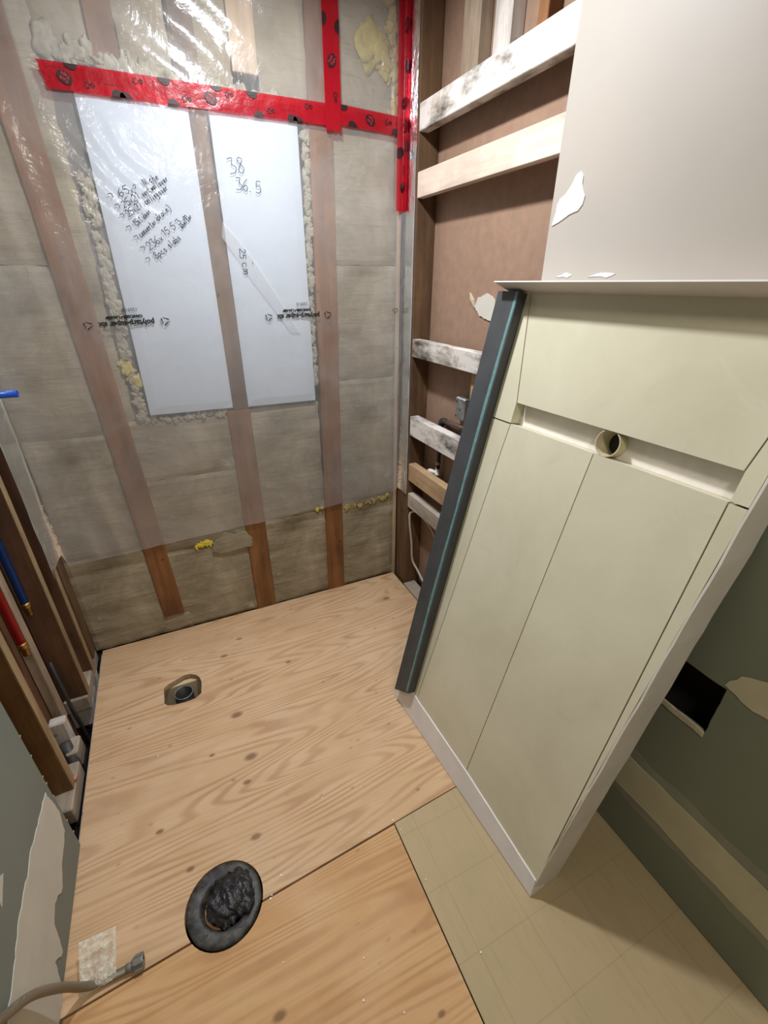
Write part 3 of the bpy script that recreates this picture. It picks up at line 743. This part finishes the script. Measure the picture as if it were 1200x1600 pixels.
def film_print(x, z, ang, y=1.9708, serial='150910'):
    ca, sa = math.cos(ang), math.sin(ang)
    for nm, tx, size, dx, dz, bold in (('brand_lettering', 'polytarp-super six', .0245, 0, 0, True), ('standard_lettering', 'CAN/CGSB-51.34-M86', .0125, -.006, .0215, True), ('serial_lettering', serial, .0165, .018, .045, False)):
        o = link(nm, text_mesh(tx, size, wall_mat(x + dx, z + dz, y, ang + math.pi), bold), M['ink'], film); o['kind'] = 'stuff'
    for k, r in ((-.125, .015), (.125, .016)):
        bm = bmesh.new(); recycle(bm, x + k * ca, z + k * sa, r, y)
        plane_build('recycling_mark', bm, M['ink'], film)['kind'] = 'stuff'
film_print(-.095, 1.421, math.radians(2)); film_print(.540, 1.432, math.radians(1))
bm = bmesh.new(); recycle(bm, .985, 1.445, .013, 1.968)
plane_build('recycling_mark', bm, M['ink'], film)['kind'] = 'stuff'

# ------------------------------------------------------------------ RED TAPES
def strip(name, a, b, w, y, label, marks, tail=0.0, wrap=None):
    root = empty(name, (a[0], y, a[1]), label=label, cat='tape', group='red sheathing tape strips on the plastic sheet')
    A, B = Vector(a), Vector(b); d = B - A; L = d.length; d.normalize(); nrm = Vector((-d.y, d.x)); ang = math.atan2(d.y, d.x)
    def P(x, z, e):                      # past the corner the strip turns onto the side wall
        if wrap is None or x <= wrap: return (x, y - e, z)
        return (wrap - e, y + .002 - (x - wrap), z)
    def fl(bm, pts, e): bm.faces.new([bm.verts.new(P(p[0], p[1], e)) for p in pts])
    bm = bmesh.new(); n = max(8, int(L / .01)); rows = []
    for i in range(n + 1):
        r = []
        for k in range(9):
            q = A + d * (L * i / n) + nrm * (w * (k / 8 - .5))
            if i in (0, n): q += d * .006 * noise.noise(Vector((k * 2.1, i, 4)))
            if i == 0 and tail: q += d * tail * (k / 8)
            r.append(bm.verts.new(P(q.x, q.y, .0010 * noise.noise(Vector((q.x * 30, q.y * 30, 2))))))
        rows.append(r)
    for i in range(n):
        for k in range(8): bm.faces.new([rows[i][k], rows[i][k + 1], rows[i + 1][k + 1], rows[i + 1][k]])
    link('tape_film', bm_mesh(bm, 'tape_film'), M['tape'], root, smooth=True)
    for (s, t, kind) in marks:
        q = A + d * s + nrm * t; bm = bmesh.new()
        if kind == 'o':
            pts = []
            for i in range(28):
                th = 2 * math.pi * i / 28; p = Vector((.0195 * math.cos(th), .0150 * math.sin(th)))
                p = Vector((p.x * math.cos(-.5) - p.y * math.sin(-.5), p.x * math.sin(-.5) + p.y * math.cos(-.5)))
                pts.append(A + d * (s + p.x) + nrm * max(-w / 2 + .0005, min(w / 2 - .0005, t + p.y)))
            fl(bm, pts, .0026)
            ov = link('oval_logo', bm_mesh(bm, 'oval_logo'), M['tape_ink'], root)
            if abs(t) < w / 2 - .012:
                b2 = bmesh.new()
                for (tx, off) in (('Tuck', -.0055), ('Tape', .0055)):
                    me = text_mesh(tx, .0115, wall_mat(q.x - off * math.sin(-.5 + ang), q.y + off * math.cos(-.5 + ang), 0, ang + math.pi - .5), False)
                    for v in me.vertices: v.co = P(v.co.x, v.co.z, .0032)
                    b2.from_mesh(me); bpy.data.meshes.remove(me)
                link('lettering', bm_mesh(b2, 'lettering'), M['tape_red_text'], ov)['kind'] = 'stuff'
        elif kind == 'm':
            LF = [(0, 1), (.25, .5), (.8, .6), (.5, .1), (.9, -.2), (.2, -.4), (0, -1), (-.2, -.4), (-.9, -.2), (-.5, .1), (-.8, .6), (-.25, .5)]
            for cx_, r_, a_ in ((0, .0095, ang + 1.8), (.014, .006, ang)):
                PP = [Vector((q.x + d.x * cx_ + r_ * (p[0] * math.cos(a_) - p[1] * math.sin(a_)), q.y + d.y * cx_ + r_ * (p[0] * math.sin(a_) + p[1] * math.cos(a_)))) for p in LF]
                for i in range(len(PP)):
                    p, e = PP[i], PP[(i + 1) % len(PP)]; dd = (e - p).normalized(); nn = Vector((-dd.y, dd.x)) * .0009
                    fl(bm, (p + nn, p - nn, e - nn, e + nn), .0026)
            link('leaf_mark', bm_mesh(bm, 'leaf_mark'), M['tape_ink'], root)['kind'] = 'stuff'
        else:
            for i in range(15):
                p = q + d * (i * .0030); r = .0018 * (.6 + .4 * math.sin(i * 2.1))
                fl(bm, (p, p + d * .0020, p + d * .0020 + nrm * r, p + nrm * r), .0026)
            link('small_print', bm_mesh(bm, 'small_print'), M['tape_ink'], root)['kind'] = 'stuff'
    return root
hm = []
for k in range(9):
    s = .05 + k * .135
    hm += [(s, (.03, -.03)[k % 2] if k % 3 else -.002, 'o')]
    hm += [(s + .055, (-.012, .014)[k % 2], 'm'), (s - .035, (.019, -.004)[k % 2], 't'), (s + .02, -.033 if k % 3 else .034, 'o')]
strip('red_tape', (-.155, 2.085), (.70, 2.093), .062, 1.9665, 'long red tape strip running level across the top of the plastic sheet', [m for m in hm if m[0] < .83], tail=-.012)
strip('red_tape', (.698, 2.100), (1.012, 2.090), .058, 1.9660, 'short level red tape piece right of the vertical strip', [(.06, .028, 'o'), (.10, -.028, 'o'), (.17, .0, 'o'), (.12, .012, 't'), (.24, .004, 'm'), (.28, -.026, 'o')])
strip('red_tape', (.723, 2.458), (.721, 2.048), .060, 1.9625, 'vertical red tape strip ending just below the level strip, near the corner', [(.05, .02, 'o'), (.12, -.03, 'o'), (.13, .029, 'o'), (.22, .0, 'o'), (.31, .01, 'm')])
strip('red_tape', (1.012, 2.458), (1.010, 1.818), .064, 1.9600, 'vertical red tape strip down the corner beside the bare wall framing', [(.09, .01, 'o'), (.2, .02, 'o'), (.30, 0, 'o'), (.37, .012, 'o'), (.45, -.02, 'o'), (.43, .025, 'o'), (.50, .005, 'm'), (.56, 0, 'o')], wrap=1.0075)

# ------------------------------------------------------------------ TILED SHOWER TRAY leaning on the right wall
tO = Vector((.619, 1.197, .018))
tU = Vector((.0456, -.99896, 0)).normalized()
tV = Vector((.22, 0, 1.0)); tV -= tU * tU.dot(tV); tV.normalize()
tN = tU.cross(tV)
TR = lambda u, v, n: tO + tU * u + tV * v + tN * n
tray = empty('shower_tray', (.70, .79, 0), label='large tiled shower tray with a slot drain standing on edge, leaning on the right wall', cat='shower tray')
def uright(v): return .806 + .045 * min(1.0, max(0, v) / 1.45) + .003 * noise.noise(Vector((v * 9, 2, 2)))
vs_ = [-.018 + (1.548 + .018) * i / 40 for i in range(41)]
bm = bmesh.new(); rows = []
for v in vs_:
    ring = []
    for u in (.012, uright(v) - .006):
        f = TR(u, v, -.044); bx = min(1.006, TR(u, v, 0).x + .100)
        ring.append((f, Vector((max(bx, f.x + .004), f.y, f.z))))
    rows.append([bm.verts.new(ring[0][0]), bm.verts.new(ring[1][0]), bm.verts.new(ring[1][1]), bm.verts.new(ring[0][1])])
for i in range(len(rows) - 1):
    for k in range(4): bm.faces.new([rows[i][k], rows[i][(k + 1) % 4], rows[i + 1][(k + 1) % 4], rows[i + 1][k]])
bm.faces.new(rows[0]); bm.faces.new(rows[-1])
for r in rows[0]: r.co.z = max(r.co.z, .0008)
body = link('tray_body', bm_mesh(bm, 'tray_body'), M['joint_dark'], tray)
DC = (.522, 1.229)
b = bmesh.new(); bm_tube(b, [TR(DC[0], DC[1], -.02), TR(DC[0], DC[1], -.078)], .036, 32); cut(body, b)
# side panel facing the camera, with a rough front edge
bm = bmesh.new(); rows = []
for i, v in enumerate(vs_):
    u = uright(v) + .0015 * noise.noise(Vector((v * 60, 0, 7))); nf = .0015 * noise.noise(Vector((v * 45, 3, 7)))
    f = TR(u, v, nf); bx = Vector((min(1.0065, TR(u, v, 0).x + .100), f.y, f.z)); 
    f2 = TR(u - .005, v, nf); b2 = Vector((bx.x, f2.y, f2.z))
    rows.append([bm.verts.new(q) for q in (f, bx, b2, f2)])
for i in range(len(rows) - 1):
    for k in range(4): bm.faces.new([rows[i][k], rows[i][(k + 1) % 4], rows[i + 1][(k + 1) % 4], rows[i + 1][k]])
bm.faces.new(rows[0]); bm.faces.new(rows[-1])
for r in rows[0]: r.co.z = max(r.co.z, .0008)
link('side_panel', bm_mesh(bm, 'side_panel'), M['side_white'], tray)
# tiles: envelope cut round the slot
g = .0016
AL = lambda v: .147 + (.208 - .147) * (v - .05) / (1.2 - .05)             # left lower joint
TL = lambda v: .208 + (.141 - .208) * (v - 1.258) / (1.549 - 1.258)        # left upper joint
TRr = lambda v: .804 + (.846 - .804) * (v - 1.258) / (1.549 - 1.258)       # right upper joint
BM_ = lambda v: .470 + (.499 - .470) * (v - .07) / (1.186 - .07)           # joint between the two lower tiles
v0b, vS0, vS1, vT = .055, 1.196, 1.258, 1.549
tiles = [
    [(TL(vS1) + g, vS1), (.804 - g, vS1), (TRr(vT) - g, vT), (TL(vT) + g, vT)],                          # upper centre
    [(AL(v0b) + g, v0b), (BM_(v0b) - g, v0b), (BM_(vS0) - g, vS0), (AL(vS0) + g, vS0)],                  # lower left of centre
    [(BM_(v0b) + g, v0b), (.8055 - g, v0b - .01), (.804 - g, vS0), (BM_(vS0) + g, vS0)],                 # lower right of centre
    [(.05, v0b), (AL(v0b) - g, v0b), (AL(vS0 - .002) - g, vS0 - .002), (.05, vS0 - .002)],                # left border lower
    [(.05, vS0 + .002), (.207, vS0 + .002), (TL(vS1) - g, vS1), (TL(vT) - g, vT), (.05, vT)],             # left border upper
    [(.8055 + g, .04), (uright(.1) - .0052, .1), (uright(.6) - .0052, .6), (uright(vS0) - .0052, vS0 - .002), (.804 + g, vS0 - .002)],   # right border lower
    [(.804 + g, vS0 + .002), (uright(vS0) - .0052, vS0 + .002), (.8455, 1.45), (.8475, vT), (TRr(vT) + g, vT), (.804 + g, vS1)]]         # right border upper
for t in tiles:
    prism('tile', t, TR, -.0435, 0.0, M['tile'], tray)
# slot channel
ch = prism('drain_channel', [(.2085, vS0 + .0005), (.8035, vS0 + .0005), (.8035, vS1 - .0005), (.2085, vS1 - .0005)], TR, -.0434, -.035, M['channel_white'], tray, holes=[circ(DC[0], DC[1], .0305, n=28)])
bm = bmesh.new()
rg = []
for (r, n) in [(.0325, -.003), (.0300, -.003), (.0295, -.018), (.0305, -.019), (.0285, -.034), (.0295, -.035), (.0270, -.050), (.0270, -.076), (.0325, -.076)]:
    rg.append([bm.verts.new(TR(DC[0] + r * math.cos(a), DC[1] + r * math.sin(a), n)) for a in [2 * math.pi * k / 32 for k in range(32)]])
rg.append(rg[0])
for i in range(len(rg) - 1):
    for k in range(32): bm.faces.new([rg[i][k], rg[i][(k + 1) % 32], rg[i + 1][(k + 1) % 32], rg[i + 1][k]])
link('drain_outlet', bm_mesh(bm, 'drain_outlet'), M['cream_pvc'], tray, smooth=False)
prism('outlet_bore_shade', circ(DC[0], DC[1], .0268, n=28), TR, -.0755, -.052, M['black_pvc'], tray)  # black disc paints the shade deep in the outlet
# white rim along the floor
prism('bottom_rim', ragged([(.012, -.016), (.810, -.0165), (.8035, .045), (.474, .074), (.165, .084), (.10, .098), (.045, .062), (.014, .028)], .03, .0014, 60, 3), TR, -.05, .0045, M['white_rim'], tray)
# projecting lip along the top
prism('top_rim', [(1.5490, -.09), (1.5490, 0.0), (1.5600, .068), (1.5630, .068), (1.5635, .064), (1.5780, .0), (1.5890, -.048)], lambda a, b, d: TR(d, a, b), .056, .872, M['white_rim'], tray)
# black membrane bar on the far edge with its green line
bar = prism('edge_bar', [(.040, .040), (.128, .098), (.128, 1.545), (.040, 1.545)], TR, -.02, .031, M['membrane'], tray)
cpts = [(.1205, .098), (.1190, .6), (.1195, .9), (.1215, 1.2), (.1245, 1.545)]
pl_ = [(u - .0115 + .002 * math.sin(v * 9), v) for u, v in cpts] + [(u, v) for u, v in reversed(cpts)]
prism('green_line', ragged(pl_, .02, .0012, 60, 2), TR, .0305, .0318, M['green_tape'], bar)

# ------------------------------------------------------------------ TOILET FLANGE with a plastic bag in it
fl = empty('closet_flange', (FC[0], FC[1], 0), label='round black closet flange set in the plywood seam, dusted with dirt', cat='flange')
prof = [(.100, -.018), (.100, .003), (.094, .006), (.068, .006), (.060, .002), (.056, -.010), (.054, -.10), (.060, -.10), (.062, -.018)]
bm = bmesh.new(); rg = []
for (r, z) in prof:
    rg.append([bm.verts.new((FC[0] + r * math.cos(a) * (1 + .012 * noise.noise(Vector((math.cos(a) * 5, math.sin(a) * 5, r * 40)))), FC[1] + r * math.sin(a), z + (.0015 * noise.noise(Vector((math.cos(a) * 6, math.sin(a) * 6, r * 60))) if z > 0 else 0))) for a in [2 * math.pi * k / 48 for k in range(48)]])
rg.append(rg[0])
for i in range(len(rg) - 1):
    for k in range(48): bm.faces.new([rg[i][k], rg[i][(k + 1) % 48], rg[i + 1][(k + 1) % 48], rg[i + 1][k]])
link('flange_ring', bm_mesh(bm, 'flange_ring'), M['flange'], fl, smooth=True)
for k, a in enumerate((.6, 2.2, 3.9, 5.2)):
    prism('bolt_slot', circ(FC[0] + .082 * math.cos(a), FC[1] + .082 * math.sin(a), .011, .005, 12), XY, .0055, .0072, M['black_pvc'], fl)
bm = bmesh.new(); bmesh.ops.create_icosphere(bm, subdivisions=5, radius=1)
for v in bm.verts:
    c = v.co.copy()
    k = 1 + .22 * noise.noise(c * 1.3 + Vector((4, 1, 2))) + .36 * (abs(noise.noise(Vector((c.x * 3.4 + c.y * 1.6, c.y * 1.2, c.z * 1.4)) + Vector((1, 7, 3)))) - .2) + .04 * abs(noise.noise(c * 6))
    v.co = Vector((FC[0] + .020 + c.x * .064 * k + c.y * .006, FC[1] + .000 + c.y * .060 * k, .008 + c.z * .030 * k))
for v in bm.verts:
    if math.hypot(v.co.x - FC[0], v.co.y - FC[1]) > .050: v.co.z = max(v.co.z, .0085)
bg = link('plastic_bag', bm_mesh(bm, 'plastic_bag'), M['bag'], smooth=True)
tag(bg, 'crumpled black plastic bag stuffed into the closet flange', 'plastic bag')
sl = prism('wood_splinter', [(-.168, .758), (-.164, .760), (-.128, .792), (-.132, .793)], XY, -.006, -.001, M['wood_pale'])
tag(sl, 'pale wood splinter lying inside the ring beside the black bag', 'splinter')

# ------------------------------------------------------------------ drain pipe in the oblong floor opening
dp = empty('drain_pipe', (-.198, 1.560, -.25), label='black drain pipe end inside the oblong hole in the plywood', cat='pipe')
tube('pipe', [(-.200, 1.597, -.29), (-.200, 1.597, -.032)], .037, M['black_pvc'], dp, 28, .033)
tube('pipe_lip', [(-.200, 1.597, -.0325), (-.200, 1.597, -.027)], .0375, M['galv'], dp, 28, .0350)

# ------------------------------------------------------------------ braided hose with its nut and clear label
hs = empty('supply_hose', (-.40, .70, 0), label='grey braided supply hose coming out of the left wall onto the plywood', cat='hose')
tube('hose', spline([(-.530, .560, .350), (-.515, .590, .310), (-.500, .638, .235), (-.482, .676, .130), (-.470, .698, .045), (-.440, .702, .012), (-.400, .702, .0105), (-.378, .7015, .0115)], 8), .0095, M['braid'], hs, 14)
tube('ferrule', [(-.380, .7015, .0125), (-.366, .701, .013)], .0105, M['nut_grey'], hs, 14)
bm = bmesh.new(); bm_tube(bm, [(-.366, .701, .0155), (-.362, .701, .0155), (-.343, .701, .0155), (-.340, .701, .0155)], [.012, .0165, .0165, .0155], 6, .0105)
nut = link('nut', bm_mesh(bm, 'nut'), M['nut_grey'], hs)
for k in range(6):
    a = k * math.pi / 3; bmn = bmesh.new()
    bm_box(bmn, (-.360, .701 + .0162 * math.cos(a) - .0025, .0165 + .0150 * math.sin(a) - .0022), (-.341, .701 + .0162 * math.cos(a) + .0025, .0165 + .0150 * math.sin(a) + .0022), .0008)
    link('rib', bm_mesh(bmn, 'rib'), M['nut_grey'], nut)
bm = bmesh.new(); nu, nv = 14, 16; V = []
for j in range(nv + 1):
    row = []
    for i in range(nu + 1):
        a, c = i / nu, j / nv
        x = -.476 + .076 * a - .006 * c + .004 * c * a; y = .690 + .100 * c + .004 * a
        z = .0235 + .030 * c * (1 - .4 * a) + .004 * noise.noise(Vector((a * 4, c * 5, 1))) - (.010 if j == 0 else 0)
        row.append(bm.verts.new((x, y, z)))
    V.append(row)
for j in range(nv):
    for i in range(nu): bm.faces.new([V[j][i], V[j][i + 1], V[j + 1][i + 1], V[j + 1][i]])
lb = link('clear_label', bm_mesh(bm, 'clear_label'), M['tag'], hs); lb['label'] = 'crinkled clear plastic label wrapped on the hose'

# ------------------------------------------------------------------ pipes in the left wall
bp = empty('water_pipe', (-.56, 1.80, 1.2), label='short bright blue water pipe stub poking out level above the left studs', cat='pipe')
tube('pipe', [(-.62, 1.818, 1.231), (-.4485, 1.818, 1.2315)], .0115, M['pex_blue'], bp, 18, .0085)
bv = empty('water_pipe', (-.605, 1.775, .4), label='upright blue water pipe with a brass end between the left wall studs', cat='pipe')
tube('pipe', [(-.605, 1.655, 2.44), (-.605, 1.66, .55)], .0125, M['pex_blue'], bv, 16)
tube('fitting', [(-.605, 1.66, .552), (-.605, 1.66, .530), (-.605, 1.66, .529), (-.605, 1.66, .50)], [.0145, .0145, .011, .011], M['brass'], bv, 14)
rv = empty('water_pipe', (-.60, 1.50, .4), label='upright red water pipe with a brass end in the bay nearest the drywall', cat='pipe')
tube('pipe', [(-.60, 1.495, 2.44), (-.60, 1.50, .50)], .0125, M['pex_red'], rv, 16)
tube('fitting', [(-.60, 1.50, .502), (-.60, 1.50, .478), (-.60, 1.50, .477), (-.60, 1.50, .45)], [.0145, .0145, .011, .011], M['brass'], rv, 14)
vp = tube('vent_pipe', [(-.600, 1.46, .05), (-.585, 1.43, .0), (-.565, 1.36, -.05)], .019, M['dark_pipe'], None, 16)
tag(vp, 'dark grey pipe sloping down into the gap beside the orange stud', 'pipe')
th = tube('cable', [(-.598, 1.62, .30), (-.590, 1.61, .05), (-.572, 1.59, -.12), (-.565, 1.585, -.25)], .0065, M['black_pvc'], None, 10)
tag(th, 'thin black cable dropping into the dark gap by the left studs', 'cable')
cp = tube('copper_elbow', spline([(-.592, 1.365, .075), (-.590, 1.340, .055), (-.580, 1.318, .046), (-.560, 1.300, .046), (-.545, 1.292, .044)], 5), .008, M['copper'], None, 12)
tag(cp, 'dusty copper elbow lying on the plate at the foot of the orange stud', 'pipe')

# ------------------------------------------------------------------ services in the right wall bay
cd = empty('iron_pipe', (1.08, 1.6, .75), label='dark iron pipe with an elbow and a white valve in the right wall bay', cat='pipe')
tube('pipe', [(1.085, 1.46, 1.012), (1.085, 1.655, 1.003)], .011, M['iron'], cd, 14)
tube('elbow', spline([(1.085, 1.650, 1.003), (1.085, 1.676, 1.000), (1.085, 1.684, .985), (1.085, 1.685, .96)], 5), .0145, M['black_pvc'], cd, 14)
tube('pipe', [(1.085, 1.685, .965), (1.085, 1.690, .765)], .0095, M['black_pvc'], cd, 12)
tube('fitting', [(1.085, 1.690, .800), (1.085, 1.690, .785)], .0125, M['copper'], cd, 12)
tube('valve', [(1.085, 1.692, .770), (1.085, 1.692, .742), (1.085, 1.692, .740), (1.085, 1.692, .728)], [.010, .010, .013, .013], M['white_plastic'], cd, 14)
tube('valve_handle', [(1.083, 1.694, .742), (1.072, 1.735, .738), (1.070, 1.750, .737)], [.010, .012, .008], M['white_plastic'], cd, 14)
jb = empty('junction_box', (1.09, 1.545, 1.05), label='galvanised metal electrical box on the brown board beside the black bar', cat='electrical box')
box('box_body', (1.068, 1.495, 1.045), (1.109, 1.560, 1.135), M['galv'], jb, .004)
for (y, z) in [(1.55, 1.12), (1.55, 1.06), (1.525, 1.09)]:
    tube('knockout', [(1.0665, y, z), (1.0685, y, z)], .005, M['iron'], jb, 10)
cb = tube('cable', spline([(1.095, 1.62, .30), (1.090, 1.69, .392), (1.075, 1.755, .448), (1.055, 1.815, .478), (1.035, 1.853, .460), (1.034, 1.856, .40), (1.050, 1.856, .27), (1.060, 1.856, .154), (1.075, 1.815, .098), (1.085, 1.74, .04), (1.088, 1.66, .012)], 10), .006, M['cable_white'], None, 10)
tag(cb, 'off-white cable looping out of the corner bay near the floor', 'cable')

# ------------------------------------------------------------------ crumbs on the floor
bm = bmesh.new()
for (x, y) in [(-.02, .697), (-.015, .703), (.10, .655), (.08, .75), (.30, .735), (.385, .735), (.395, .70), (.14, .40), (.17, .47), (-.02, .55), (.45, .35), (.40, .55), (.22, .34), (.02, .74), (-.30, 1.30), (.2, .9)]:
    blob(bm, (x, y, .0015), random.uniform(.0018, .0032), (1, 1, .6), 1, .5)
cr = link('plaster_crumbs', bm_mesh(bm, 'plaster_crumbs'), M['crumb'])
tag(cr, 'white plaster crumbs scattered over the plywood floor', 'debris', kind='stuff')
